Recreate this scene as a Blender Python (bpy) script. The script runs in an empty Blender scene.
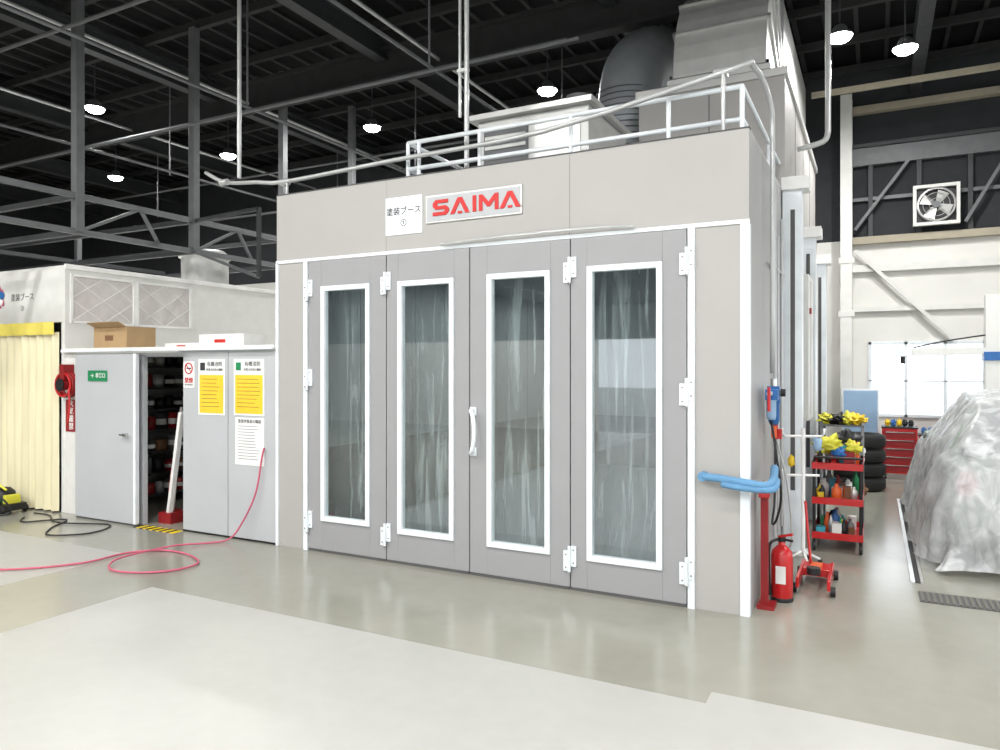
import bpy, bmesh, math, random
from mathutils import Vector, Matrix, noise
random.seed(7)
sc=bpy.context.scene
sc.view_settings.view_transform='Standard'
sc.view_settings.exposure=0.0

# ---------------------------------------------------------------- materials
def srgb(r,g,b):
    def f(v):
        v/=255.
        return v/12.92 if v<=0.04045 else ((v+0.055)/1.055)**2.4
    return (f(r),f(g),f(b),1)
MT={}
def mat(name,col,rough=0.5,metal=0.0,var=0.06,scale=6.0,bump=0.0,bscale=40.0,coat=0.0,emit=None,alpha=1.0,stretch=None,spec=0.5):
    m=bpy.data.materials.new(name); m.use_nodes=True
    nt=m.node_tree; b=nt.nodes['Principled BSDF']
    c=srgb(*col)
    b.inputs['Roughness'].default_value=rough; b.inputs['Metallic'].default_value=metal
    b.inputs['Coat Weight'].default_value=coat; b.inputs['Alpha'].default_value=alpha
    b.inputs['Specular IOR Level'].default_value=spec
    tc=nt.nodes.new('ShaderNodeTexCoord'); mp=nt.nodes.new('ShaderNodeMapping')
    nt.links.new(tc.outputs['Object'],mp.inputs['Vector'])
    if stretch: mp.inputs['Scale'].default_value=stretch
    nz=nt.nodes.new('ShaderNodeTexNoise'); nz.inputs['Scale'].default_value=scale; nz.inputs['Detail'].default_value=4
    nt.links.new(mp.outputs['Vector'],nz.inputs['Vector'])
    cr=nt.nodes.new('ShaderNodeValToRGB')
    cr.color_ramp.elements[0].position=0.3; cr.color_ramp.elements[1].position=0.7
    cr.color_ramp.elements[0].color=tuple(x*(1-var) for x in c[:3])+(1,)
    cr.color_ramp.elements[1].color=tuple(min(1,x*(1+var)) for x in c[:3])+(1,)
    nt.links.new(nz.outputs['Fac'],cr.inputs['Fac']); nt.links.new(cr.outputs['Color'],b.inputs['Base Color'])
    if bump>0:
        n2=nt.nodes.new('ShaderNodeTexNoise'); n2.inputs['Scale'].default_value=bscale; n2.inputs['Detail'].default_value=5
        nt.links.new(mp.outputs['Vector'],n2.inputs['Vector'])
        bp=nt.nodes.new('ShaderNodeBump'); bp.inputs['Strength'].default_value=bump; bp.inputs['Distance'].default_value=0.02
        nt.links.new(n2.outputs['Fac'],bp.inputs['Height']); nt.links.new(bp.outputs['Normal'],b.inputs['Normal'])
    if emit:
        b.inputs['Emission Color'].default_value=(*emit[:3],1); b.inputs['Emission Strength'].default_value=emit[3]
    MT[name]=m
    return m
mat('fascia',(168,166,163),0.45,0.0,0.02,3)
mat('doorgrey',(151,151,153),0.42,0.0,0.02,3)
mat('sidegrey',(164,164,163),0.45,0.0,0.02,3)
mat('seam',(85,85,85),0.7)
mat('whitetrim',(228,234,238),0.35)
mat('white',(232,232,230),0.5)
mat('offwhite',(218,218,214),0.55,var=0.04)
mat('partition',(180,183,186),0.5,var=0.03,scale=2)
mat('silver',(200,200,198),0.35,0.55,var=0.04,scale=4)
mat('galv',(202,203,200),0.42,0.30,var=0.07,scale=5)
mat('pipe',(190,192,192),0.35,0.3)
mat('darkduct',(160,166,170),0.4,0.35,var=0.08)
mat('steel_dark',(60,62,64),0.6,0.2,var=0.1)
mat('steel_mid',(104,106,108),0.55,0.2,var=0.1)
mat('ceil',(27,27,28),0.95,0,0.1,spec=0.1)
mat('rib',(54,54,55),0.85,0,0.1,spec=0.2)
mat('black',(22,22,24),0.5)
mat('rubber',(24,24,25),0.75,var=0.2,bump=0.2)
mat('red',(190,22,26),0.32,coat=0.4)
mat('redlogo',(200,36,32),0.5)
mat('darkred',(140,26,30),0.45)
mat('pink',(196,90,114),0.45)
mat('blue',(40,100,165),0.4)
mat('bluefoam',(96,144,182),0.75,bump=0.3)
mat('yellow',(232,196,40),0.5)
mat('posteryellow',(238,196,52),0.6)
mat('yellowbag',(210,204,60),0.55,bump=0.6,bscale=15)
mat('green',(20,130,80),0.5)
mat('cardboard',(170,142,104),0.8,var=0.08)
mat('curtain',(222,214,180),0.45,var=0.07,scale=5,stretch=(3,3,0.3),coat=0.2)
mat('curtainyellow',(220,204,96),0.45,var=0.05)
mat('filter',(206,201,198),0.9,var=0.06,scale=9,bump=0.3)
mat('text',(50,50,54),0.7)
mat('skin_blue',(150,180,210),0.35,var=0.04)
mat('wallwhite',(222,221,216),0.75,var=0.03,scale=1.5)
mat('walldark',(48,50,53),0.9,var=0.1)
mat('wallbeige',(168,160,142),0.8)
mat('asphalt',(170,170,168),0.9)
mat('chrome',(205,205,205),0.15,1.0)
mat('lampglow',(255,255,255),0.5,emit=(1,1,0.98,40))
mat('hazard',(230,200,20),0.6)
mat('inner',(152,160,162),0.6,var=0.05)
mat('grate',(105,104,96),0.5,0.4)
mat('orange',(222,96,40),0.5)
mat('brown',(120,84,56),0.7)
mat('cyan',(60,160,180),0.5)
mat('carpaint',(140,150,140),0.3,0.2,coat=.5)
mat('carglass',(46,52,52),0.12)

def plastic():
    m=bpy.data.materials.new('plastic_sheet'); m.use_nodes=True; nt=m.node_tree; b=nt.nodes['Principled BSDF']
    tc=nt.nodes.new('ShaderNodeTexCoord'); nz=nt.nodes.new('ShaderNodeTexNoise'); nz.inputs['Scale'].default_value=4.2; nz.inputs['Detail'].default_value=10; nz.inputs['Distortion'].default_value=.9
    mp=nt.nodes.new('ShaderNodeMapping'); mp.inputs['Scale'].default_value=(1.6,2.2,1.1); mp.inputs['Rotation'].default_value=(.6,.2,0)
    nt.links.new(tc.outputs['Object'],mp.inputs['Vector']); nt.links.new(mp.outputs['Vector'],nz.inputs['Vector'])
    cr=nt.nodes.new('ShaderNodeValToRGB'); cr.color_ramp.elements[0].position=.4; cr.color_ramp.elements[1].position=.66
    cr.color_ramp.elements[0].color=(.46,.46,.46,1); cr.color_ramp.elements[1].color=(.82,.82,.82,1)
    nt.links.new(nz.outputs['Fac'],cr.inputs['Fac']); nt.links.new(cr.outputs['Color'],b.inputs['Alpha'])
    b.inputs['Base Color'].default_value=srgb(226,229,230)
    b.inputs['Roughness'].default_value=.2
    bp=nt.nodes.new('ShaderNodeBump'); bp.inputs['Strength'].default_value=.6; bp.inputs['Distance'].default_value=.03
    nt.links.new(nz.outputs['Fac'],bp.inputs['Height']); nt.links.new(bp.outputs['Normal'],b.inputs['Normal'])
    MT['plastic']=m
plastic()
def glass():
    m=bpy.data.materials.new('window_glass'); m.use_nodes=True; nt=m.node_tree
    for n in list(nt.nodes):
        if n.type!='OUTPUT_MATERIAL': nt.nodes.remove(n)
    out=[n for n in nt.nodes if n.type=='OUTPUT_MATERIAL'][0]
    tr=nt.nodes.new('ShaderNodeBsdfTransparent'); tr.inputs[0].default_value=(.92,.95,.95,1)
    gl=nt.nodes.new('ShaderNodeBsdfGlossy'); gl.inputs['Roughness'].default_value=.02; gl.inputs[0].default_value=(1,1,1,1)
    lw=nt.nodes.new('ShaderNodeLayerWeight'); lw.inputs[0].default_value=.5
    pw=nt.nodes.new('ShaderNodeMath'); pw.operation='POWER'; pw.inputs[1].default_value=3.5
    mr=nt.nodes.new('ShaderNodeMapRange'); mr.inputs[3].default_value=.08; mr.inputs[4].default_value=.8
    mx=nt.nodes.new('ShaderNodeMixShader')
    nt.links.new(lw.outputs['Facing'],pw.inputs[0]); nt.links.new(pw.outputs[0],mr.inputs[0])
    nt.links.new(mr.outputs[0],mx.inputs[0]); nt.links.new(tr.outputs[0],mx.inputs[1]); nt.links.new(gl.outputs[0],mx.inputs[2]); nt.links.new(mx.outputs[0],out.inputs[0])
    MT['glass']=m
glass()
def film():
    m=bpy.data.materials.new('film_curtain'); m.use_nodes=True; nt=m.node_tree; b=nt.nodes['Principled BSDF']
    tc=nt.nodes.new('ShaderNodeTexCoord'); mp=nt.nodes.new('ShaderNodeMapping'); mp.inputs['Scale'].default_value=(11,7,0.8); mp.inputs['Rotation'].default_value=(0,.16,0)
    nt.links.new(tc.outputs['Object'],mp.inputs['Vector'])
    nz=nt.nodes.new('ShaderNodeTexNoise'); nz.inputs['Scale'].default_value=1.2; nz.inputs['Detail'].default_value=6; nz.inputs['Distortion'].default_value=1.0
    nt.links.new(mp.outputs['Vector'],nz.inputs['Vector'])
    cr=nt.nodes.new('ShaderNodeValToRGB'); cr.color_ramp.elements[0].position=.50; cr.color_ramp.elements[1].position=.80
    cr.color_ramp.elements[0].color=(.13,.13,.13,1); cr.color_ramp.elements[1].color=(.8,.8,.8,1)
    nt.links.new(nz.outputs['Fac'],cr.inputs['Fac']); nt.links.new(cr.outputs['Color'],b.inputs['Alpha'])
    b.inputs['Base Color'].default_value=srgb(205,212,214); b.inputs['Roughness'].default_value=.2
    MT['film']=m
film()
def floormat(name,c1,c2,rough):
    m=bpy.data.materials.new(name); m.use_nodes=True; nt=m.node_tree; b=nt.nodes['Principled BSDF']
    tc=nt.nodes.new('ShaderNodeTexCoord')
    nz=nt.nodes.new('ShaderNodeTexNoise'); nz.inputs['Scale'].default_value=.6; nz.inputs['Detail'].default_value=4; nz.inputs['Roughness'].default_value=.55
    nt.links.new(tc.outputs['Object'],nz.inputs['Vector'])
    cr=nt.nodes.new('ShaderNodeValToRGB'); cr.color_ramp.elements[0].position=.3; cr.color_ramp.elements[1].position=.7
    cr.color_ramp.elements[0].color=srgb(*c1); cr.color_ramp.elements[1].color=srgb(*c2)
    nt.links.new(nz.outputs['Fac'],cr.inputs['Fac'])
    n3=nt.nodes.new('ShaderNodeTexNoise'); n3.inputs['Scale'].default_value=9; n3.inputs['Detail'].default_value=3
    nt.links.new(tc.outputs['Object'],n3.inputs['Vector'])
    mx=nt.nodes.new('ShaderNodeMixRGB'); mx.blend_type='OVERLAY'; mx.inputs[0].default_value=.06
    nt.links.new(cr.outputs['Color'],mx.inputs[1]); nt.links.new(n3.outputs['Fac'],mx.inputs[2]); nt.links.new(mx.outputs[0],b.inputs['Base Color'])
    mr=nt.nodes.new('ShaderNodeMapRange'); mr.inputs[3].default_value=rough-.02; mr.inputs[4].default_value=rough+.04
    nt.links.new(nz.outputs['Fac'],mr.inputs[0]); nt.links.new(mr.outputs[0],b.inputs['Roughness'])
    MT[name]=m
floormat('epoxy',(142,141,130),(154,153,142),.17)
floormat('patch',(166,166,161),(173,173,168),.38)

# ---------------------------------------------------------------- mesh builder
class M:
    def __init__(s,name,bevel=0):
        s.n=name;s.v=[];s.f=[];s.m=[];s.sm=[];s.mats=[];s.bevel=bevel
    def mi(s,k):
        if k not in s.mats: s.mats.append(k)
        return s.mats.index(k)
    def add(s,k,vs,fs,smooth=False,mtx=None):
        o=len(s.v); i=s.mi(k)
        for p in vs:
            p=Vector(p)
            if mtx is not None: p=mtx@p
            s.v.append(p)
        for f in fs:
            s.f.append([a+o for a in f]); s.m.append(i); s.sm.append(smooth)
        return s
    def box(s,k,x0,x1,y0,y1,z0,z1,mtx=None):
        vs=[(x,y,z) for x in (x0,x1) for y in (y0,y1) for z in (z0,z1)]
        fs=[(0,1,3,2),(4,6,7,5),(0,4,5,1),(2,3,7,6),(0,2,6,4),(1,5,7,3)]
        return s.add(k,vs,fs,False,mtx)
    def beam(s,k,a,b,w,h=None):
        h=h or w; a=Vector(a);b=Vector(b);d=(b-a);L=d.length
        q=d.to_track_quat('Z','Y').to_matrix().to_4x4()
        return s.box(k,-w/2,w/2,-h/2,h/2,0,L,Matrix.Translation(a)@q)
    def cyl(s,k,a,b,r,r2=None,n=16,caps=True):
        r2=r if r2 is None else r2
        a=Vector(a);b=Vector(b);d=b-a;q=d.to_track_quat('Z','Y').to_matrix().to_4x4();mt=Matrix.Translation(a)@q
        vs=[];fs=[]
        for i in range(n):
            t=2*math.pi*i/n; vs.append((r*math.cos(t),r*math.sin(t),0)); vs.append((r2*math.cos(t),r2*math.sin(t),d.length))
        for i in range(n):
            j=(i+1)%n; fs.append((2*i,2*j,2*j+1,2*i+1))
        s.add(k,vs,fs,True,mt)
        if caps:
            s.add(k,[vs[2*i] for i in range(n)],[list(range(n))[::-1]],False,mt)
            s.add(k,[vs[2*i+1] for i in range(n)],[list(range(n))],False,mt)
        return s
    def lathe(s,k,prof,c=(0,0,0),axis='z',n=20):
        vs=[];fs=[];m=len(prof)
        for i in range(n):
            t=2*math.pi*i/n
            for r,z in prof: vs.append((r*math.cos(t),r*math.sin(t),z))
        for i in range(n):
            j=(i+1)%n
            for a in range(m-1): fs.append((i*m+a,j*m+a,j*m+a+1,i*m+a+1))
        R=Matrix.Identity(4)
        if axis=='y': R=Matrix.Rotation(math.radians(90),4,'X')
        if axis=='x': R=Matrix.Rotation(math.radians(90),4,'Y')
        return s.add(k,vs,fs,True,Matrix.Translation(Vector(c))@R)
    def tube(s,k,pts,r,n=8,sub=1,closed=False):
        P=[Vector(p) for p in pts]
        if sub>1:
            Q=[];N=len(P)
            for i in range(N if closed else N-1):
                p0=P[(i-1)%N] if closed or i>0 else P[0]; p1=P[i]; p2=P[(i+1)%N]; p3=P[(i+2)%N] if closed or i+2<N else P[-1]
                for j in range(sub):
                    t=j/sub
                    Q.append(.5*((2*p1)+(p2-p0)*t+(2*p0-5*p1+4*p2-p3)*t*t+(3*p1-p0-3*p2+p3)*t**3))
            if not closed: Q.append(P[-1])
            P=Q
        N=len(P); vs=[];fs=[]
        up=None
        for i in range(N):
            if closed: d=(P[(i+1)%N]-P[i-1])
            else: d=(P[min(i+1,N-1)]-P[max(i-1,0)])
            d.normalize()
            if up is None:
                up=Vector((0,0,1)) if abs(d.z)<.9 else Vector((1,0,0))
            x=d.cross(up)
            if x.length<1e-4: x=d.orthogonal()
            x.normalize(); y=x.cross(d).normalized(); up=y
            for j in range(n):
                t=2*math.pi*j/n; vs.append(P[i]+r*(math.cos(t)*x+math.sin(t)*y))
        for i in range(N if closed else N-1):
            a=i*n;b=((i+1)%N)*n
            for j in range(n): fs.append((a+j,a+(j+1)%n,b+(j+1)%n,b+j))
        if not closed: fs.append(list(range(n))[::-1]); fs.append([(N-1)*n+j for j in range(n)])
        return s.add(k,vs,fs,True)
    def prism(s,k,poly,y0,y1,ox=0,oz=0,sc=1):
        n=len(poly)
        vs=[(ox+x*sc,y0,oz+z*sc) for x,z in poly]+[(ox+x*sc,y1,oz+z*sc) for x,z in poly]
        fs=[list(range(n)),[n+i for i in range(n)][::-1]]+[(i,i+n,(i+1)%n+n,(i+1)%n) for i in range(n)]
        return s.add(k,vs,fs)
    def prismx(s,k,poly,x0,x1):
        n=len(poly)
        vs=[(x0,y,z) for y,z in poly]+[(x1,y,z) for y,z in poly]
        fs=[list(range(n)),[n+i for i in range(n)][::-1]]+[(i,i+n,(i+1)%n+n,(i+1)%n) for i in range(n)]
        return s.add(k,vs,fs)
    def grid(s,k,fn,nu,nv,smooth=True):
        vs=[fn(i/nu,j/nv) for i in range(nu+1) for j in range(nv+1)]
        fs=[(i*(nv+1)+j,(i+1)*(nv+1)+j,(i+1)*(nv+1)+j+1,i*(nv+1)+j+1) for i in range(nu) for j in range(nv)]
        return s.add(k,vs,fs,smooth)
    def blob(s,k,c,rx,ry,rz,amp=.15,seed=0,n=16):
        c=Vector(c)
        def fn(u,v):
            a=2*math.pi*u;b=math.pi*(v-.5)
            d=Vector((math.cos(a)*math.cos(b),math.sin(a)*math.cos(b),math.sin(b)))
            w=1+amp*noise.noise(d*2.5+Vector((seed,0,0)))*2
            return (c.x+d.x*rx*w,c.y+d.y*ry*w,c.z+max(-1,d.z*w)*rz)
        return s.grid(k,fn,n,n)
    def done(s,parent=None):
        me=bpy.data.meshes.new(s.n)
        mn=Vector((min(p.x for p in s.v),min(p.y for p in s.v),min(p.z for p in s.v)));mx=Vector((max(p.x for p in s.v),max(p.y for p in s.v),max(p.z for p in s.v)))
        o=Vector(((mn.x+mx.x)/2,(mn.y+mx.y)/2,mn.z))
        me.from_pydata([p-o for p in s.v],[],s.f)
        for k in s.mats: me.materials.append(MT[k])
        me.polygons.foreach_set('material_index',s.m); me.polygons.foreach_set('use_smooth',s.sm)
        bm=bmesh.new(); bm.from_mesh(me); bmesh.ops.recalc_face_normals(bm,faces=bm.faces); bm.to_mesh(me); bm.free()
        ob=bpy.data.objects.new(s.n,me); ob.location=o; sc.collection.objects.link(ob)
        if s.bevel:
            b=ob.modifiers.new('b','BEVEL'); b.width=s.bevel; b.segments=2; b.limit_method='ANGLE'; b.angle_limit=math.radians(40)
        if parent:
            attach(ob,parent)
        return ob
def attach(ob,parent):
    ob.parent=parent; ob.matrix_parent_inverse=Matrix.Translation(-parent.location)
def text(s,x,y,z,size,k,parent,name='lettering',off=0.0,align='CENTER'):
    cu=bpy.data.curves.new(name,'FONT'); cu.body=s; cu.size=size; cu.align_x=align; cu.align_y='CENTER'; cu.offset=off; cu.extrude=.0008
    cu.materials.append(MT[k])
    ob=bpy.data.objects.new(name,cu); sc.collection.objects.link(ob)
    ob.location=(x,y,z); ob.rotation_euler=(math.radians(90),0,0)
    attach(ob,parent)
    return ob

# ---------------------------------------------------------------- room shell
XL,XR,YF,YB,ZC=-22,6.5,-8,14,7.0
m=M('floor'); m.box('epoxy',XL,XR,YF,YB,-.2,0); m.done()
m=M('trim_floor_coating'); m.box('patch',-5.1,-.78,YF+.05,3.83,0,.0015); m.box('patch',-.78,XR-.05,YF+.05,3.98,0,.0015); 
m.box('patch',-9.4,-6.2,3.3,4.4,0,.001); m.done()
m=M('ceiling'); m.box('ceil',XL,XR,YF,YB,ZC,ZC+.2); 
x=XL+.3
while x<XR: m.box('rib',x,x+.06,YF,YB,ZC-.05,ZC); x+=.42
m.done()
def wall(name,boxes):
    m=M(name)
    for b in boxes: m.box(*b)
    return m.done()
T=.2
wall('wall_back',[('wallwhite',XL,-.10,YB,YB+T,0,3.95),('wallwhite',1.6,2.4,YB,YB+T,0,3.95),('wallwhite',4.0,XR,YB,YB+T,0,3.95),
  ('wallwhite',-.10,1.6,YB,YB+T,0,.9),('wallwhite',-.10,1.6,YB,YB+T,2.18,3.95),('wallwhite',2.4,4.0,YB,YB+T,0,.9),('wallwhite',2.4,4.0,YB,YB+T,2.18,3.95),
  ('walldark',XL,XR,YB,YB+T,3.95,ZC)])
wall('wall_left',[('wallwhite',XL-T,XL,YF,YB,0,3.0),('walldark',XL-T,XL,YF,YB,3.0,ZC)])
wall('wall_right',[('wallwhite',XR,XR+T,YF,YB,0,.9),('wallwhite',XR,XR+T,YF,-4,.9,3.9),('wallwhite',XR,XR+T,1,4,.9,3.9),('wallwhite',XR,XR+T,9,YB,.9,3.9),
  ('walldark',XR,XR+T,YF,YB,3.9,ZC)])
wall('wall_front',[('wallwhite',XL,-6.7,YF-T,YF,0,2.5),('walldark',XL,.6,YF-T,YF,2.5,4.4),('wallwhite',-4.4,0.6,YF-T,YF,0,2.5),('walldark',5.2,XR,YF-T,YF,0,4.4),
  ('walldark',XL,XR,YF-T,YF,4.4,ZC)])
def window(name,x0,x1,nm):
    m=M(name,.004)
    y0,y1=YB-.04,YB+.1; z0,z1=.9,2.18
    for a in [(x0,x1,z0,z0+.05),(x0,x1,z1-.05,z1),(x0,x0+.05,z0,z1),(x1-.05,x1,z0,z1),(x0,x1,1.50,1.53)]:
        m.box('whitetrim',a[0],a[1],y0,y1,a[2],a[3])
    for i in range(1,nm):
        x=x0+(x1-x0)*i/nm; m.box('whitetrim',x-.025,x+.025,y0,y1,z0,z1)
    m.done()
window('window_1',-.10,1.6,3); window('window_2',2.4,4.0,3)
m=M('window_3',.004)
for a,b in ((-4,1),(4,9)):
    for z in (.9,3.84): m.box('whitetrim',XR-.02,XR+.1,a,b,z,z+.06)
    for i in range(5): 
        y=a+(b-a)*i/4-.03; m.box('whitetrim',XR-.02,XR+.1,y,y+.06,.9,3.9)
m.done()
m=M('ground_outside'); m.box('asphalt',-60,50,-50,YF-.2,-.25,-.05); m.box('asphalt',-60,50,YB+.2,60,-.25,-.05); m.box('asphalt',XR+.2,50,YF-.2,YB+.2,-.25,-.05); m.done()

# ---------------------------------------------------------------- roof steel
m=M('roof_beams')
x=-21
while x<XR:
    m.box('steel_dark',x-.09,x+.09,YF,YB,6.36,6.40); m.box('steel_dark',x-.09,x+.09,YF,YB,6.68,6.72); m.box('steel_dark',x-.012,x+.012,YF,YB,6.40,6.68)
    x+=3.6
y=-7.5
while y<YB:
    m.box('rib',XL,XR,y-.04,y+.04,6.78,6.90); y+=1.25
for y in (1.5,8.9):
    m.box('rib',XL,XR,y-.1,y+.1,6.05,6.1); m.box('rib',XL,XR,y-.1,y+.1,6.5,6.55); m.box('rib',XL,XR,y-.015,y+.015,6.1,6.5)
m.done()
m=M('conduit_piping')
def line(a,b,r=.02,k='steel_mid'): m.cyl(k,a,b,r,n=8)
line((-16,6.7,5.0),(-2.6,6.7,5.0),.018); line((-16,8.1,5.7),(-3.3,8.1,5.7),.02); line((-18,11.5,5.9),(-3.3,11.5,5.9),.025)
line((-18,5.4,5.9),(2,5.4,5.9),.025); line((-18,12.7,5.4),(-2.9,12.7,5.4),.03)
for x in (-4.35,-7.1,-10.6,-13.8): line((x,3,5.06),(x,13.9,5.06),.02)
for x in (-5.6,-9.4,-12.4): line((x,2,6.2),(x,13.9,6.2),.025,'pipe')
for p in ((-4.35,6.7),(-7.1,6.7),(-10.6,6.7),(-13.8,6.7),(-10.6,8.3),(-7.1,10.5),(-4.35,10.5),(-10.6,12.6),(-13.8,10.5)): line((p[0],p[1],5),(p[0],p[1],6.74),.012)
m.done()
m=M('air_drop_pipe'); m.cyl('pipe',(-6.0,5.55,3.76),(-6.0,5.55,6.74),.022,n=10); m.done()
m=M('air_drop_pipe'); m.cyl('pipe',(-3.25,5.62,3.4),(-3.25,5.62,6.74),.022,n=10); m.cyl('pipe',(-3.32,5.62,4.0),(-3.32,5.62,6.74),.014,n=10); m.box('pipe',-3.34,-3.23,5.6,5.64,4.4,4.43); m.done()
m=M('air_drop_pipe'); m.cyl('pipe',(-.45,8.6,4.3),(-.45,8.6,6.74),.03,n=10); m.tube('pipe',[(-.45,8.6,4.3),(-.5,8.6,4.2),(-.76,8.6,4.15)],.03,8,4); m.done()
m=M('suspended_hoist_frame',.004)
X=-8.9
for y in (3.8,5.63,7.38,9.18,11): m.beam('steel_mid',(X,y,3.45),(X,y,6.74),.11)
for z in (3.45,3.9):
    m.beam('steel_mid',(X,2.6,z),(X,11.2,z),.07)
    m.beam('steel_dark',(-14.5,2.6,z),(-14.5,11.2,z),.08)
    for y in (3.8,5.63,7.38,9.18): m.beam('steel_dark',(-14.5,y,z),(X,y,z),.07)
for y in (3.8,5.63,7.38,9.18): m.beam('steel_mid',(-14.5,y,3.45),(-14.5,y,6.74),.1)
for a,b in ((5.63,6.5),(7.38,8.2)):
    m.beam('steel_mid',(X,a,3.45),(X,b,3.9),.04)
    m.beam('steel_mid',(X,b+.3,3.45),(X,b,3.9),.04)
m.beam('steel_mid',(X,7.38,3.45),(-7.6,7.38,3.0),.04); m.beam('steel_dark',(X,7.38,3.9),(-7.6,7.38,3.95),.05); m.beam('steel_dark',(-7.6,7.38,3.0),(-7.6,7.38,3.97),.05)
m.done()

def lamp(x,y,z=6.0,p=260):
    m=M('high_bay_lamp')
    m.lathe('steel_mid',[(.0,.13),(.06,.13),(.09,.09),(.10,.03),(.15,.02),(.155,-.01)],(x,y,z),n=20)
    m.lathe('lampglow',[(.0,-.085),(.06,-.08),(.11,-.06),(.14,-.03),(.15,.0),(.145,.01),(0,.015)],(x,y,z),n=20)
    m.cyl('steel_dark',(x,y,z+.13),(x,y,6.74),.010,n=6)
    o=m.done()
    l=bpy.data.lights.new('bulb','AREA'); l.shape='DISK'; l.size=.27; l.energy=p; l.color=(1,.99,.97)
    lo=bpy.data.objects.new('bulb',l); sc.collection.objects.link(lo); lo.location=(x,y,z-.095)
    attach(lo,o)
for p in ((-11.36,7.47),(-15.07,10.4),(-11.51,10.36),(-7.9,10.32),(-4.46,10.18),(.36,11.03),(-.4,10.25)): lamp(p[0],p[1],p=120)
for x in (-11.4,-7.8,-4.2,-.6,3.0):  # lamps out of view, added to light the booth front and floor
    for y in (-5.2,-1.7,1.8): lamp(x,y,p=122 if y>1 else 180)
lamp(3.2,7.4,p=210)  # unseen extra lamp, brightens the right rear of the hall

# ---------------------------------------------------------------- paint booth
m=M('paint_spray_booth',.003)
X0,X1,Y0,YE,Z1,ZF=-5.22,-.78,5.30,12.3,3.43,2.77
seams=[X0,-3.9,-2.13,X1]
for a,b in zip(seams[:-1],seams[1:]): m.box('fascia',a+.0015,b-.0015,Y0,Y0+.05,ZF,Z1)
m.box('seam',X0+.01,X1-.01,Y0+.01,Y0+.045,ZF+.005,Z1-.01)
m.box('fascia',X0,-4.86,Y0,Y0+.05,0,ZF); m.box('fascia',-1.165,X1-.06,Y0,Y0+.05,0,ZF)
m.box('whitetrim',X0,X1+.004,Y0-.012,Y0,ZF-.012,ZF+.018)
m.box('whitetrim',X0-.004,X0+.03,Y0-.012,Y0+.05,0,ZF)
m.box('whitetrim',-4.86,-4.81,Y0-.02,Y0+.05,0,ZF-.012)
m.box('whitetrim',-1.205,-1.155,Y0-.02,Y0+.05,0,ZF-.012)
m.box('whitetrim',X1-.06,X1+.005,Y0-.012,Y0+.05,0,ZF-.012)
m.box('seam',-4.81,-1.205,Y0+.0,Y0+.06,0,.02)
m.tube('pipe',[(-3.3,5.26,2.80),(-2.6,5.25,2.815),(-1.9,5.25,2.815),(-1.6,5.26,2.80)],.012,8,4)
n=6; w=(YE-Y0-.05)/n
for i in range(n):
    a=Y0+.05+i*w
    m.box('sidegrey',X1-.06,X1,a+.002,a+w-.002,0,Z1); m.box('sidegrey',X0,X0+.06,a+.002,a+w-.002,0,Z1)
m.box('seam',X1-.055,X1-.006,Y0+.06,YE-.01,0,Z1-.01); m.box('seam',X0+.006,X0+.055,Y0+.06,YE-.01,0,Z1-.01)
m.box('sidegrey',X0,X1,YE-.06,YE,0,Z1)
m.box('sidegrey',X0+.06,X1-.06,Y0+.05,YE-.06,3.30,3.38)
m.box('inner',X0+.06,X1-.06,Y0+.05,YE-.06,2.85,2.9)
m.box('inner',X0+.06,X1-.06,Y0+.07,YE-.06,.0,.012)
m.box('inner',X0+.06,X0+.08,Y0+.06,YE-.06,.02,2.85); m.box('inner',X1-.08,X1-.06,Y0+.06,YE-.06,.02,2.85); m.box('inner',X0+.08,X1-.08,YE-.09,YE-.06,.02,2.85)
for x in (-4.6,-3.9,-3.2,-2.5,-1.8,-1.1): m.box('seam',x,x+.01,YE-.092,YE-.09,.02,2.85)
for y in (6.5,7.6,8.7,9.8,10.9): m.box('seam',X0+.08,X0+.082,y,y+.01,.02,2.85)
m.box('steel_mid',X0+.08,X1-.08,YE-.094,YE-.09,.02,.9); m.box('steel_mid',X0+.08,X0+.084,Y0+.4,YE-.1,.02,.9)
m.box('seam',X0-.003,X1+.003,Y0-.003,Y0+.052,Z1-.004,Z1+.008)
booth=m.done()
for x in (-4.3,-1.7):
    l=bpy.data.lights.new('booth_fill','AREA'); l.shape='RECTANGLE'; l.size=.2; l.size_y=5; l.energy=26  # fill light without a fixture, added to brighten the booth interior
    lo=bpy.data.objects.new('booth_fill_light',l); sc.collection.objects.link(lo); lo.location=(x,8.8,2.82); attach(lo,booth)
def filmf(u,v):
    x=-4.8+3.55*u; z=.05+2.65*v
    return (x,5.52+.02*noise.noise(Vector((x*9,z*.6,0)))+.04*noise.noise(Vector((x*25,z*.4,3))),z)
m=M('plastic_film_curtain'); m.grid('film',filmf,180,14); m.done(booth)

def door(name,x0,x1,w0,w1,z0,z1):
    m=M(name,.003); a,b=Y0-.012,Y0+.045
    m.box('doorgrey',x0,w0,a,b,.025,2.755); m.box('doorgrey',w1,x1,a,b,.025,2.755); m.box('doorgrey',w0,w1,a,b,.025,z0); m.box('doorgrey',w0,w1,a,b,z1,2.755)
    f=.045; c=a-.018
    m.box('whitetrim',w0,w0+f,c,b-.01,z0,z1); m.box('whitetrim',w1-f,w1,c,b-.01,z0,z1); m.box('whitetrim',w0+f,w1-f,c,b-.01,z0,z0+f); m.box('whitetrim',w0+f,w1-f,c,b-.01,z1-f,z1)
    m.box('seam',x0+.01,x1-.01,a+.005,b,.0,.025)
    ob=m.done(booth)
    g=M('glass_pane'); g.box('glass',w0+f,w1-f,a+.01,a+.012,z0+f,z1-f); g=g.done(); g.parent=ob; g.matrix_parent_inverse=Matrix.Translation(-ob.location)
    return ob
door('door_1',-4.80,-3.895,-4.64,-4.07,.30,2.51)
door('door_2',-3.885,-3.035,-3.76,-3.18,.27,2.51)
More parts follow.
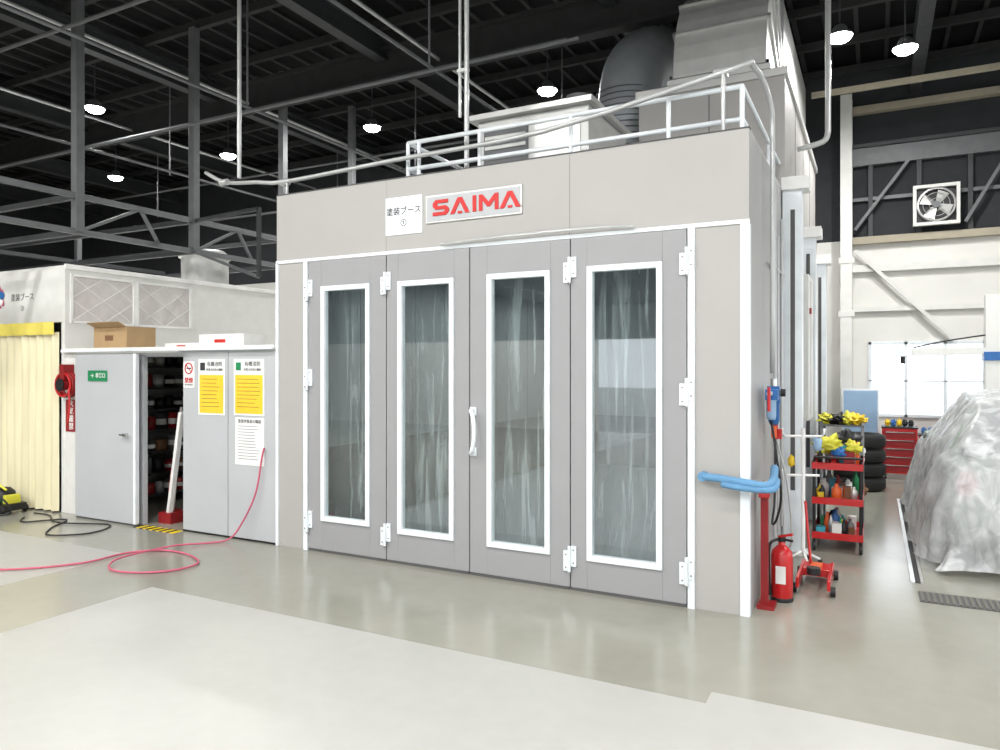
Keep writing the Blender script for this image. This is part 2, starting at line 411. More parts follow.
door('door_3',-3.025,-2.125,-2.86,-2.29,.26,2.52)
door('door_4',-2.115,-1.215,-1.98,-1.39,.25,2.53)
m=M('door_hinges',.003)
def hinge(x,z):
    for s in (-1,1): m.box('whitetrim',x+s*.030-.024,x+s*.030+.024,Y0-.028,Y0-.012,z-.08+s*.02,z+.08+s*.02); 
    for s in (-1,1):
        for q in (-.05,.05): m.cyl('steel_mid',(x+s*.032,Y0-.032,z+q+s*.02),(x+s*.032,Y0-.027,z+q+s*.02),.006,n=8)
    m.cyl('whitetrim',(x,Y0-.036,z-.10),(x,Y0-.036,z+.10),.013,n=12); m.cyl('chrome',(x,Y0-.036,z-.112),(x,Y0-.036,z-.10),.01,n=8)
for x,zs in ((-4.80,(2.48,1.63,.28)),(-3.89,(2.50,.25)),(-2.12,(2.51,.25)),(-1.21,(2.52,1.57,.27))):
    for z in zs: hinge(x,z)
m.done(booth)
m=M('door_pull_handle')
m.tube('whitetrim',[(-2.99,Y0-.012,1.38),(-2.99,Y0-.06,1.385),(-2.955,Y0-.09,1.34),(-2.94,Y0-.095,1.21),(-2.955,Y0-.09,1.08),(-2.99,Y0-.06,1.035),(-2.99,Y0-.012,1.04)],.018,10,4)
for z in (1.38,1.04): m.box('whitetrim',-3.02,-2.96,Y0-.024,Y0-.012,z-.035,z+.035)
m.done(booth)

# signs
m=M('brand_sign_plate',.002); m.box('silver',-3.47,-2.54,Y0-.014,Y0,2.995,3.235); m.box('partition',-3.455,-2.555,Y0-.018,Y0-.014,3.01,3.22)
yl,yh=Y0-.026,Y0-.018
k='redlogo'
bx,bz=-3.39,3.052
S=[(0,0),(.135,0),(.165,.03),(.165,.055),(.135,.083),(.05,.083),(.045,.088),(.045,.1),(.05,.105),(.155,.105),(.155,.136),(.03,.136),(.0,.11),(.0,.08),(.03,.052),(.115,.052),(.12,.047),(.12,.036),(.115,.031),(0,.031)]
m.prism(k,S,yl,yh,bx,bz)
def A(o): 
    m.prism(k,[(o,0),(o+.042,0),(o+.096,.10),(o+.15,0),(o+.192,0),(o+.118,.136),(o+.074,.136)],yl,yh,bx,bz)
A(.175); m.box(k,bx+.25,bx+.292,yl,yh,bz,bz+.02)
m.box(k,bx+.395,bx+.43,yl,yh,bz,bz+.136)
m.prism(k,[(.455,0),(.490,0),(.490,.085),(.535,.03),(.560,.03),(.605,.085),(.605,0),(.640,0),(.640,.136),(.606,.136),(.5475,.07),(.489,.136),(.455,.136)],yl,yh,bx,bz)
A(.65); m.box(k,bx+.725,bx+.767,yl,yh,bz,bz+.02)
m.done(booth)
def sign(name,x0,x1,z0,z1,y=Y0,k='white',th=.004,parent=None):
    m=M(name); m.box(k,x0,x1,y-th,y,z0,z1); o=m.done()
    if parent: o.parent=parent; o.matrix_parent_inverse=Matrix.Translation(-parent.location)
    return o
s=sign('booth_name_sign',-3.90,-3.51,2.925,3.26,k='whitetrim',th=.008,parent=booth)
text('塗装ブース',-3.705,Y0-.0095,3.13,.075,'black',s,off=.0004); text('①',-3.705,Y0-.0095,3.025,.075,'black',s,off=.0004)

m=M('roof_guard_rail')
r=.020
for z in (3.80,3.56): m.tube('whitetrim',[(-3.8,5.5,z),(-.86,5.5,z),(-.86,11.8,z)],r,10)
m.tube('whitetrim',[(-3.8,5.5,3.56),(-3.8,6.6,3.56)],r,10); m.tube('whitetrim',[(-3.8,5.5,3.80),(-3.8,6.6,3.80)],r,10)
for p in ((-3.8,5.5),(-3.68,5.5),(-3.05,5.5),(-2.2,5.5),(-1.4,5.5),(-.86,5.5),(-.86,7),(-.86,8.6),(-.86,10.2),(-.86,11.8),(-3.8,6.6)): m.cyl('whitetrim',(p[0],p[1],3.37),(p[0],p[1],3.80),r*.9,n=10)
m.done(booth)
m=M('compressed_air_pipe')
m.tube('pipe',[(-6.45,5.5,3.86),(-6.15,5.5,3.72),(-5.6,5.42,3.64),(-5.2,5.42,3.60),(-3.9,5.42,3.64),(-2.4,5.42,3.68),(-.95,5.42,3.9),(-.80,5.6,3.98),(-.72,5.95,3.8),(-.71,6.0,3.4),(-.71,6.0,1.7)],.020,10,3)
for x,z in ((-6.1,3.70),(-5.25,3.60),(-1.0,3.9)): m.cyl('pipe',(x-.05,5.44,z),(x+.05,5.44,z),.034,n=12)
m.cyl('pipe',(-5.2,5.42,3.43),(-5.2,5.42,3.6),.014,n=8); m.cyl('pipe',(-.98,5.42,3.43),(-.98,5.42,3.9),.014,n=8)
m.done(booth)

# ---------------------------------------------------------------- roof units
m=M('air_handling_unit',.006)
m.box('galv',-3.62,-2.42,6.5,7.66,3.385,4.26); m.box('silver',-3.70,-2.36,6.42,7.70,4.26,4.32)
m.box('steel_mid',-3.55,-3.05,6.485,6.5,3.5,4.15); m.box('silver',-2.98,-2.50,6.485,6.5,3.5,4.15)
for i in range(6): m.box('galv',-3.53,-3.07,6.47,6.485,3.55+i*.1,3.59+i*.1)
m.cyl('steel_mid',(-2.6,6.7,4.32),(-2.6,6.7,4.42),.12); m.box('steel_mid',-3.4,-3.1,6.6,6.9,4.32,4.38)
m.done()
m=M('exhaust_plenum',.006)
m.box('fascia',-2.3,-.80,7.75,11.9,3.385,4.74); m.box('silver',-2.33,-.77,7.72,11.93,4.68,4.76)
for y in (8.8,9.8,10.8): m.box('seam',-.802,-.796,y,y+.01,3.5,4.68)
m.box('seam',-1.55,-1.54,7.745,7.752,3.5,4.68)
m.done()
m=M('rectangular_duct')
xa,xb=-1.93,-.98
m.box('galv',xa-.05,xb+.05,7.72,8.75,4.765,4.82)
N=12
cz=4.86; cy=9.1
Ro=cy-7.78; Ri=cy-8.68
m.box('galv',xa,xb,7.78,8.68,4.82,cz)
def fo(R,x): return [(x,cy-R*math.cos(a),cz+R*math.sin(a)) for a in [math.pi/2*i/N for i in range(N+1)]]
for R in (Ro,Ri):
    A_=fo(R,xa);B_=fo(R,xb)
    m.add('galv',A_+B_,[(i,i+1,N+2+i,N+1+i) for i in range(N)],False)
for x in (xa,xb):
    A_=fo(Ro,x);B_=fo(Ri,x); m.add('galv',A_+B_,[(i,i+1,N+2+i,N+1+i) for i in range(N)],False)
m.box('galv',xa,xb,cy,12.5,cz+Ri,cz+Ro)
for i in range(0,N+1,3):
    a=math.pi/2*i/N
    c=Vector((0,cy-(Ro+Ri)/2*math.cos(a),cz+(Ro+Ri)/2*math.sin(a)))
    mt=Matrix.Translation(c)@Matrix.Rotation(-a,4,'X')
    h=(Ro-Ri)/2+.03
    for b in ((xa-.03,xb+.03,-h,-h+.035),(xa-.03,xb+.03,h-.035,h),(xa-.03,xa,-h,h),(xb,xb+.03,-h,h)):
        m.box('silver',b[0],b[1],b[2],b[3],-.015,.015,mt)
m.done()
m=M('spiral_duct')
pts=[(-2.75,8.7,3.39),(-2.75,8.7,4.4),(-2.72,8.7,5.0),(-2.66,8.8,5.45),(-2.54,9.2,5.75),(-2.44,9.8,5.85),(-2.44,11.5,5.85)]
m.tube('darkduct',pts,.38,24,8)
for z in [3.5+.07*i for i in range(24)]:
    m.tube('steel_mid',[(-2.735+.386*math.cos(t),8.7+.386*math.sin(t),z) for t in [2*math.pi*i/20 for i in range(20)]],.008,6,1,True)
m.done()

# ---------------------------------------------------------------- booth side equipment
for i,(y,h) in enumerate(((7.25,3.52),(9.0,3.35),(11.0,3.3))):
    m=M('booth_side_post',.004); m.box('whitetrim',-.77,-.60,y,y+.16,0,h); m.box('white',-.775,-.54,y-.05,y+.2,h-.12,h); m.box('white',-.77,-.56,y-.03,y+.18,0,.03)
    m.box('seam',-.70,-.66,y-.004,y,.6,h-.3)
    m.done()
m=M('side_control_cabinet',.006); m.box('offwhite',-.775,-.60,8.0,8.6,1.2,2.7); m.box('seam',-.60,-.597,8.28,8.285,1.25,2.65); m.box('offwhite',-.775,-.68,9.5,10.6,.9,3.0); m.box('darkred',-.6,-.58,8.1,8.16,2.3,2.36); m.done()
m=M('air_riser_pipes')
for y,z in ((6.55,3.3),(6.75,2.9),(7.05,3.1)): m.cyl('pipe',(-.755,y,.3),(-.755,y,z),.014,n=8)
m.cyl('pipe',(-.755,6.2,2.6),(-.755,7.2,2.6),.012,n=8)
m.done(booth)
m=M('air_filter_regulator')
y=6.0;x=-.70
m.box('blue',x-.045,x+.045,y-.045,y+.045,1.50,1.60); m.lathe('blue',[(0,0),(.03,.0),(.042,.03),(.042,.16),(.05,.17),(.05,.2)],(x,y,1.30)); m.cyl('chrome',(x,y,1.6),(x,y,1.66),.025); 
m.box('blue',x-.04,x+.05,y-.20,y-.12,1.50,1.58); m.lathe('skin_blue',[(0,0),(.03,.0),(.036,.03),(.036,.14),(.045,.15)],(x,y-.16,1.35)); m.cyl('pipe',(x,y-.3,1.55),(x,y+.1,1.55),.018,n=10)
m.cyl('black',(x+.05,y,1.55),(x+.085,y,1.55),.03); m.cyl('red',(x,y-.3,1.42),(x,y-.3,1.6),.012); m.cyl('red',(x,y+.1,1.2),(x,y+.1,1.5),.02)
m.cyl('orange',(x,y,1.2),(x,y,1.29),.02); m.box('red',x-.02,x+.05,y+.08,y+.12,1.18,1.26)
m.tube('black',[(-.70,5.84,1.34),(-.66,5.8,1.1),(-.62,5.75,.8),(-.66,5.84,.6),(-.7,5.9,.55),(-.7,6.05,.7),(-.7,6.1,1.2)],.009,8,6)
m.tube('pipe',[(-.70,6.1,1.2),(-.62,6.2,.8),(-.6,6.3,.35),(-.66,6.4,.3),(-.68,6.4,.9)],.008,8,6)
m.done()
m=M('blue_foam_pipe')
m.tube('bluefoam',[(-1.09,5.245,.97),(-.95,5.22,.965),(-.78,5.20,.95),(-.66,5.24,.935),(-.64,5.45,.95),(-.66,5.7,1.0)],.028,12,5)
m.tube('bluefoam',[(-.95,5.20,.93),(-.78,5.185,.915),(-.62,5.25,.91),(-.62,5.5,.94)],.022,12,5)
m.cyl('bluefoam',(-1.09,5.285,.97),(-1.09,5.22,.97),.033)
m.done()
m=M('red_support_stand')
m.box('darkred',-.74,-.69,5.56,5.61,.02,.90); m.box('darkred',-.76,-.64,5.50,5.66,0,.03); m.box('red',-.75,-.68,5.54,5.62,.80,.88); m.cyl('chrome',(-.715,5.585,.88),(-.715,5.585,.92),.012)
m.done()
m=M('fire_extinguisher')
ex,ey=-.62,5.80
m.lathe('red',[(0,.01),(.07,.01),(.078,.025),(.078,.33),(.07,.37),(.04,.405),(.025,.415),(.025,.44)],(ex,ey,0),n=24)
m.lathe('black',[(.08,0),(.082,.02),(.078,.03)],(ex,ey,0),n=24)
m.cyl('black',(ex,ey,.44),(ex,ey,.475),.028); m.beam('red',(ex-.02,ey-.01,.475),(ex+.08,ey-.05,.51),.018); m.beam('black',(ex-.02,ey,.46),(ex+.08,ey-.05,.46),.016)
m.tube('black',[(ex-.02,ey,.455),(ex-.08,ey-.02,.42),(ex-.09,ey-.03,.3),(ex-.085,ey-.04,.12)],.011,8,5); m.cyl('black',(ex-.085,ey-.04,.12),(ex-.08,ey-.04,.04),.013,.02)
m.box('white',ex-.035,ex+.035,ey-.0815,ey-.078,.14,.27)
m.done()
m=M('trolley_jack',.004)
jx,jy=-.42,6.30
for s in (-1,1): m.box('red',jx+s*.11-.012,jx+s*.11+.012,jy-.3,jy+.3,.05,.13)
m.box('red',jx-.1,jx+.1,jy+.05,jy+.28,.06,.12); m.beam('orange',(jx,jy+.2,.12),(jx,jy-.2,.17),.08,.04); m.cyl('black',(jx,jy-.22,.15),(jx,jy-.22,.20),.05)
for s in (-1,1):
    for q in (-.25,.25): m.cyl('black',(jx+s*.12,jy+q,.04),(jx+s*.155,jy+q,.04),.04)
m.tube('red',[(jx-.05,jy+.2,.12),(jx-.08,jy+.26,.4),(jx-.10,jy+.30,.62)],.012,8,3)
m.done()
m=M('spray_gun_stand')
sx,sy=-.57,7.0
for a in range(5):
    t=a*2*math.pi/5; m.tube('white',[(sx,sy,.1),(sx+.14*math.cos(t),sy+.14*math.sin(t),.045)],.012,8); m.lathe('black',[(0,-.02),(.02,-.015),(.022,0),(.02,.015),(0,.02)],(sx+.14*math.cos(t),sy+.14*math.sin(t),.022),axis='x',n=12)
m.cyl('white',(sx,sy,.08),(sx,sy,1.2),.018); m.cyl('white',(sx-.15,sy-.06,1.13),(sx+.15,sy+.06,1.13),.012); m.cyl('white',(sx-.13,sy-.05,.78),(sx+.13,sy+.05,.78),.012)
for s in (-1,1): m.tube('white',[(sx+s*.15,sy+s*.06,1.13),(sx+s*.17,sy+s*.06,1.16),(sx+s*.17,sy+s*.06,1.2)],.01,8)
m.lathe('skin_blue',[(0,0),(.03,.02),(.04,.1),(.03,.12)],(sx+.12,sy-.03,1.0)); m.blob('yellow',(sx-.1,sy,.9),.03,.03,.05,.2,2,10)
m.done()

m=M('three_shelf_tool_cart',.004)
cx0,cx1,cy0,cy1=-.53,-.10,7.5,8.15
for x in (cx0+.015,cx1-.015):
    for y in (cy0+.015,cy1-.015):
        m.cyl('black',(x,y,.09),(x,y,.86),.014,n=10); m.lathe('black',[(0,-.015),(.04,-.014),(.045,0),(.04,.014),(0,.015)],(x,y,.045),axis='x',n=14)
for z in (.12,.45,.78):
    m.box('red',cx0,cx1,cy0,cy1,z,z+.012)
    m.box('red',cx0,cx1,cy0-.006,cy0,z,z+.065); m.box('red',cx0,cx1,cy1,cy1+.006,z,z+.065); m.box('red',cx0-.006,cx0,cy0,cy1,z,z+.065); m.box('red',cx1,cx1+.006,cy0,cy1,z,z+.065)
m.tube('black',[(cx1-.02,cy0,.86),(cx1+.0,cy0-.06,.9),(cx0+.02,cy0-.06,.9),(cx0+.02,cy0,.86)],.012,8)
cart=m.done()
m=M('cart_supplies')
cols=['white','black','blue','green','brown','yellow','cyan','orange','silver','offwhite','darkred','black','steel_mid']
for z,nn in ((.132,18),(.462,20),(.792,18)):
    for i in range(nn):
        x=cx0+.05+random.random()*(cx1-cx0-.1); y=cy0+.05+random.random()*(cy1-cy0-.1); h=.10+random.random()*.15; r=.022+random.random()*.025
        k=random.choice(cols)
        if random.random()<.5: m.lathe(k,[(0,0),(r,0),(r,h*.7),(r*.4,h*.85),(r*.4,h),(0,h)],(x,y,z),n=12)
        else: m.box(k,x-r,x+r,y-r*1.3,y+r*1.3,z,z+h*.7)
m.blob('yellowbag',(-.4,7.70,.99),.11,.13,.075,.5,1); m.blob('black',(-.25,7.85,1.0),.13,.15,.10,.4,5); m.blob('yellowbag',(-.18,7.65,.97),.06,.08,.06,.5,3); m.blob('blue',(-.3,7.58,.93),.06,.05,.05,.4,8)
m.done(cart)
m=M('rag_rack',.004)
for x in (-.52,-.12):
    for y in (8.7,9.2): m.cyl('steel_mid',(x,y,0),(x,y,1.15),.014,n=8)
for z in (.3,.7,1.1): m.box('steel_mid',-.54,-.10,8.68,9.22,z,z+.02)
for i in range(4): m.blob(['yellowbag','black','yellowbag','yellow'][i],(-.47+i*.1,8.8,1.17),.08,.1,.055,.5,i)
for i in range(5): m.blob(random.choice(['black','blue','white','green']),(-.47+i*.08,8.85,.80),.06,.09,.09,.3,i+9)
for i in range(4): m.blob(random.choice(['black','brown','white']),(-.45+i*.1,8.85,.40),.07,.09,.09,.3,i+19)
m.done()
m=M('tire_stack')
def tire(c,z,R=.33,w=.2):
    m.lathe('rubber',[(.19,.02),(.22,.0),(R-.05,.0),(R-.01,.025),(R,.05),(R,w-.05),(R-.01,w-.025),(R-.05,w),(.22,w),(.19,w-.02),(.19,.02)],(c[0],c[1],z),n=32)
    m.lathe('silver',[(.02,.1),(.17,.08),(.19,.12),(.185,.03)],(c[0],c[1],z),n=20)
for i in range(4): tire((-.19,11.6),i*.2)
for i in range(3): tire((-.25,12.5),i*.2)
m.done()
m=M('leaning_board',.008); m.box('skin_blue',-.46,.04,13.3,13.33,.45,1.36); m.box('whitetrim',-.48,.06,13.31,13.36,.42,1.39)
for x in (-.42,.0): m.cyl('steel_mid',(x,13.35,0),(x,13.35,.45),.015)
m.done()
def toolbox(x0,x1,y0,y1,h):
    m=M('tool_chest',.006)
    m.box('red',x0,x1,y0,y1,.10,h); n=5; dh=(h-.16)/n
    for i in range(n):
        z=.13+i*dh; m.box('darkred',x0+.02,x1-.02,y0-.012,y0,z+.01,z+dh-.01); m.box('chrome',x0+.05,x1-.05,y0-.025,y0-.012,z+dh-.035,z+dh-.022)
    m.box('black',x0-.01,x1+.01,y0-.01,y1+.01,h,h+.02)
    for x in (x0+.05,x1-.05):
        for y in (y0+.05,y1-.05): m.lathe('black',[(0,-.015),(.045,-.014),(.05,0),(.045,.014),(0,.015)],(x,y,.05),axis='x',n=12)
    for i in range(5): m.blob(random.choice(['blue','white','black','yellow']),(x0+.08+i*.08,(y0+y1)/2,h+.07),.04,.06,.05,.3,i)
    m.done()
toolbox(.10,.58,12.75,13.2,.80); toolbox(.62,1.0,13.2,13.6,.66)
m=M('workbench',.004)
m.box('offwhite',1.05,2.6,13.2,13.83,.80,.85)
for x in (1.1,2.55):
    for y in (13.25,13.78): m.box('steel_mid',x-.025,x+.025,y-.025,y+.025,0,.8)
m.box('steel_mid',1.1,2.55,13.25,13.8,.2,.23)
wb=m.done()
m=M('bench_clutter')
for i in range(34):
    x=1.1+random.random()*1.35; y=13.28+random.random()*.45; r=.03+random.random()*.04; h=.10+random.random()*.28; k=random.choice(cols)
    if i%2: m.lathe(k,[(0,0),(r,0),(r,h*.7),(r*.4,h*.85),(r*.4,h),(0,h)],(x,y,.85),n=12)
    else: m.box(k,x-r,x+r,y-r,y+r,.85,.85+h*.7)
m.done(wb)

# ---------------------------------------------------------------- right structure
m=M('steel_column',.004)
m.box('offwhite',-.52,-.34,13.55,13.57,0,6.36); m.box('offwhite',-.52,-.34,13.87,13.89,0,6.36); m.box('offwhite',-.44,-.42,13.57,13.87,0,6.36); m.box('offwhite',-.6,-.26,13.5,13.95,0,.03)
for y,z in ((13.55,2.6),(13.55,3.5)): m.box('offwhite',-.55,-.3,y-.01,y,z,z+.1)
m.done()
m=M('steel_girts')
xr=XR-.02
m.box('wallbeige',-.34,xr,13.86,13.99,3.86,3.98); m.box('offwhite',-.34,xr,13.88,13.99,3.38,3.5); m.box('wallbeige',-.34,xr,13.84,13.99,6.1,6.22)
m.box('offwhite',-.34,xr,13.9,13.99,2.7,2.78)
m.box('steel_mid',-.34,xr,13.86,13.99,5.2,5.55); m.box('steel_dark',-.34,xr,13.8,13.86,5.5,5.56); m.box('steel_mid',-.34,xr,13.9,13.99,4.6,4.66)
for x in (-.1,.62,1.34,2.1,2.8): m.box('steel_dark',x,x+.07,13.88,13.99,3.98,5.2)
m.beam('offwhite',(-.3,13.84,3.75),(1.15,13.84,2.2),.06); m.beam('steel_mid',(-.3,13.82,4.1),(.5,13.82,5.2),.05); m.beam('steel_mid',(1.3,13.82,4.1),(1.9,13.82,5.2),.05)
m.beam('wallbeige',(-.9,12.6,6.1),(6.3,12.6,6.1),.08); 
m.done()
m=M('exhaust_fan')
fx,fz=.89,4.4
for a in (-1,1):
    m.box('offwhite',fx+a*.305-.025,fx+a*.305+.025,13.70,13.80,fz-.33,fz+.33)
m.box('offwhite',fx-.28,fx+.28,13.70,13.80,fz+.28,fz+.33); m.box('offwhite',fx-.28,fx+.28,13.70,13.80,fz-.33,fz-.28)
m.box('black',fx-.28,fx+.28,13.78,13.80,fz-.28,fz+.28)
m.lathe('silver',[(.25,-.04),(.28,-.04),(.28,.04),(.25,.04)],(fx,13.74,fz),axis='y',n=28)
for R in (.10,.19): m.tube('silver',[(fx+R*math.cos(t),13.705,fz+R*math.sin(t)) for t in [2*math.pi*i/28 for i in range(28)]],.004,6,1,True)
for i in range(4):
    t=i*2*math.pi/4+.4; c=Matrix.Translation((fx,13.74,fz))@Matrix.Rotation(t,4,'Y')
    m.add('silver',[(-.03,-.02,.05),(.05,.02,.05),(.11,.02,.23),(-.07,-.02,.23)],[(0,1,2,3)],False,c)
m.cyl('steel_mid',(fx,13.71,fz),(fx,13.78,fz),.055)
m.done()
m=M('infrared_dryer_boom',.006)
m.box('offwhite',1.36,1.58,11.95,12.15,0,2.75); m.box('steel_mid',1.25,1.7,11.85,12.25,0,.06)
m.box('offwhite',.42,1.5,11.97,12.07,1.92,2.02); m.box('whitetrim',.26,.48,11.94,12.1,1.90,2.03); m.box('blue',1.34,1.60,11.93,12.17,1.84,1.96); m.cyl('black',(.36,12.0,1.80),(.36,12.0,1.9),.03)
m.tube('black',[(.5,12.0,2.03),(.9,12.0,2.12),(1.4,12.0,2.2)],.012,8,4)
m.done()

# ---------------------------------------------------------------- covered car (tail towards the camera, bonnet at the far end)
ya,yb,cx=7.3,11.3,1.33
def hgt(s):
    pts=[(0,.92),(.05,1.10),(.16,1.46),(.34,1.54),(.50,1.50),(.60,1.36),(.76,1.00),(.93,.86),(1,.70)]
    for (a,p),(b,q) in zip(pts[:-1],pts[1:]):
        if s<=b:
            t=(s-a)/(b-a); return p+(q-p)*t
    return pts[-1][1]
def drape(u,v):
    s=min(max((u-.08)/.84,0),1)
    cap=1.0
    if u<.08: cap=(u/.08)
    if u>.92: cap=((1-u)/.08)
    z0=.03
    h=hgt(s)-z0
    a=abs(v-.5)*2
    sg=-1 if v<.5 else 1
    hw=.84
    tall=min(1,max(0,(h-.9)/.45))
    roof=.70-.20*tall
    zs=.88-.26*tall
    prof=[(0,0,1.0),(.28,roof,.985),(.34,roof+.04,.94),(.55,hw-.05,zs+.05),(.62,hw,zs-.03),(1.0,hw+.14,0)]
    for (p0,x0,zz0),(p1,x1,zz1) in zip(prof[:-1],prof[1:]):
        if a<=p1:
            t=(a-p0)/(p1-p0); X=x0+(x1-x0)*t; Z=zz0+(zz1-zz0)*t; break
    fall=1-cap
    e=min(1,max(0,s/.10)); e2=min(1,max(0,(1-s)/.14)); rnd=1-.16*(1-e)**2-.16*(1-e2)**2
    p=Vector((cx+sg*X*rnd, ya+(yb-ya)*s, z0+h*Z*cap))
    if u<.08: p.y-=.16*fall
    if u>.92: p.y+=.16*fall
    q=p.copy()
    lo=1-Z*cap
    f1=abs(noise.noise(Vector((q.y*2.6+q.x*1.5+.8*q.z,q.z*.5+3,q.x*1.2)))); f2=abs(noise.noise(Vector((q.y*8+q.z*2,q.z*1.2,q.x*6+8)))); f3=noise.noise(Vector((q.x*14,q.y*10,q.z*4)))
    d=(.12*(f1-.2)+.07*(f2-.2))*(.35+lo)+.02*f3
    p+=Vector((sg*d*(1 if a>.3 else .1),-d*fall if u<.5 else d*fall,d*.6*(1-lo)))
    p.z=max(p.z,.008)
    return p
m=M('plastic_covered_car')
def my(y): return ya+yb-y
body=[(7.45,.22),(7.42,.62),(7.55,.78),(8.4,.92),(11.0,.95),(11.12,.85),(11.18,.5),(11.15,.22)]
m.prismx('carpaint',[(my(y),z) for y,z in body],cx-.76,cx+.76)
def gh(k,b,t):
    m.add(k,[(cx-b[2],b[0],b[3]),(cx+b[2],b[0],b[3]),(cx+b[2],b[1],b[3]),(cx-b[2],b[1],b[3]),(cx-t[2],t[0],t[3]),(cx+t[2],t[0],t[3]),(cx+t[2],t[1],t[3]),(cx-t[2],t[1],t[3])],[(0,1,2,3),(4,7,6,5),(0,4,5,1),(1,5,6,2),(2,6,7,3),(3,7,4,0)])
gh('carglass',(7.62,10.15,.70,.94),(8.05,9.45,.46,1.40)); gh('carpaint',(8.0,9.5,.465,1.395),(8.15,9.3,.42,1.45))
for s in (-1,1):
    m.beam('carpaint',(cx+s*.70,7.66,.94),(cx+s*.46,8.08,1.40),.08); m.beam('carpaint',(cx+s*.71,8.9,.94),(cx+s*.47,8.85,1.40),.06); m.beam('carpaint',(cx+s*.71,10.12,.94),(cx+s*.46,9.45,1.40),.05)
    m.blob('red',(cx+s*.62,7.45,.72),.09,.04,.12,.05,1,12); m.blob('carpaint',(cx+s*.78,9.8,.95),.05,.06,.06,.05,1,10); m.blob('silver',(cx+s*.58,11.12,.62),.13,.05,.07,.05,1,12)
m.box('white',cx-.2,cx+.2,7.40,7.43,.5,.62)
for y in (8.0,10.4):
    for s in (-1,1):
        m.lathe('rubber',[(.0,-.1),(.2,-.1),(.29,-.1),(.31,-.07),(.31,.07),(.29,.1),(.2,.1),(0,.1)],(cx+s*.70,y,.31),axis='x',n=24)
        m.lathe('silver',[(.0,-.11),(.19,-.11),(.2,-.1)],(cx+s*.70,y,.31),axis='x',n=20)
car=m.done()
m=M('plastic_sheet'); m.grid('plastic',drape,180,120); sh=m.done(car)
sm=sh.modifiers.new('soften','SMOOTH'); sm.factor=.5; sm.iterations=5
m=M('floor_lift_rail'); m.box('whitetrim',.26,.29,6.75,10.9,0,.012); m.box('black',.29,.33,6.75,10.9,0,.006); m.box('silver',.33,.35,6.75,10.9,0,.012); m.done()
m=M('floor_drain_grate'); m.box('seam',.30,1.6,6.22,6.50,0,.006)
for i in range(32): m.box('grate',.31+i*.04,.33+i*.04,6.23,6.49,.006,.012)
m.done()

# ---------------------------------------------------------------- left: second booth + store room
m=M('small_paint_booth',.004)
bx1=-8.63
m.box('offwhite',-13.5,bx1,5.3,5.36,2.29,2.95)
m.box('offwhite',bx1-.06,bx1,5.36,12,0,2.28); m.box('offwhite',bx1-.06,bx1,7.12,12,2.28,2.95); m.box('offwhite',bx1-.06,bx1,5.36,7.12,2.87,2.95)
m.box('offwhite',-13.5,bx1-.06,11.9,12,0,2.95); m.box('offwhite',-13.5,-13.4,5.36,12,0,2.95); m.box('offwhite',-13.5,bx1,5.36,12,2.95,2.99)
m.box('offwhite',-8.70,bx1,5.3,5.36,0,2.3)
for a,b in ((5.38,6.22),(6.26,7.10)):
    m.box('filter',bx1-.03,bx1-.01,a,b,2.30,2.86)
    for q in ((a,b,2.28,2.31),(a,b,2.85,2.88),(a-.02,a+.02,2.28,2.88),(b-.02,b+.02,2.28,2.88)): m.box('white',bx1-.04,bx1+.012,q[0],q[1],q[2],q[3])
    c=(a+b)/2
    for p0,p1 in (((a,2.58),(c,2.86)),((c,2.86),(b,2.58)),((b,2.58),(c,2.3)),((c,2.3),(a,2.58)),((a,2.3),(b,2.86)),((a,2.86),(b,2.3))):
        m.beam('white',(bx1-.008,p0[0],p0[1]),(bx1-.008,p1[0],p1[1]),.010)
m.box('white',bx1-.02,bx1+.02,5.3,12,2.93,2.99)
b2=m.done()
text('塗装ブース',-9.50,5.298,2.62,.10,'text',b2); text('②',-9.50,5.298,2.48,.08,'text',b2)
m=M('mascot_sticker'); m.blob('pink',(-10.0,5.293,2.62),.10,.004,.12,.3,2); m.blob('blue',(-9.95,5.289,2.66),.06,.003,.05,.3,3); m.blob('white',(-9.98,5.289,2.58),.06,.003,.05,.3,3); m.done(b2)
m=M('vinyl_strip_curtain')
m.grid('curtain',lambda u,v:(-13.3+4.6*u,5.25+.025*math.sin(u*190)+.02*noise.noise(Vector((u*40,v,0))),.02+2.15*v),320,6)
m.grid('curtainyellow',lambda u,v:(-13.3+4.6*u,5.20+.012*math.sin(u*90),2.14+.15*v),160,2)
m.done()
m=M('storeroom_partition',.003)
m.box('offwhite',bx1+.005,-8.30,5.3,5.36,0,1.93); m.box('partition',-8.30,-7.21,5.3,5.36,0,1.93)
m.box('partition',-6.56,-5.895,5.3,5.36,0,1.93); m.box('partition',-5.885,-5.23,5.3,5.36,0,1.93); m.box('seam',-5.9,-5.88,5.31,5.35,0,1.92)
m.box('partition',-7.21,-6.56,5.3,5.36,1.86,1.93)
m.box('offwhite',bx1+.005,-5.23,5.27,9.5,1.93,1.97); m.box('partition',bx1+.005,-5.23,9.44,9.5,0,1.93)
m.box('whitetrim',-8.62,-5.23,5.24,5.27,1.925,1.955)
m.box('black',-6.56,-5.23,5.295,5.30,.0,.02)
store=m.done()
m=M('door_5',.004); m.box('partition',-8.27,-7.20,5.20,5.24,.02,1.90); m.box('whitetrim',-7.235,-7.195,5.195,5.245,.02,1.90); m.cyl('chrome',(-7.34,5.2,1.0),(-7.34,5.15,1.0),.02); m.cyl('chrome',(-7.40,5.15,1.0),(-7.28,5.15,1.0),.01); m.box('seam',-8.27,-7.2,5.21,5.235,0,.02)
m.box('silver',-8.27,-6.5,5.19,5.235,1.90,1.925)
m.done(store)
s=sign('emergency_exit_sign',-8.02,-7.68,1.59,1.71,5.20,'green',.01,store)
text('非常口',-7.79,5.188,1.65,.06,'white',s,off=.001); text('→',-7.94,5.188,1.65,.07,'white',s,off=.001)
m=M('storage_shelving')
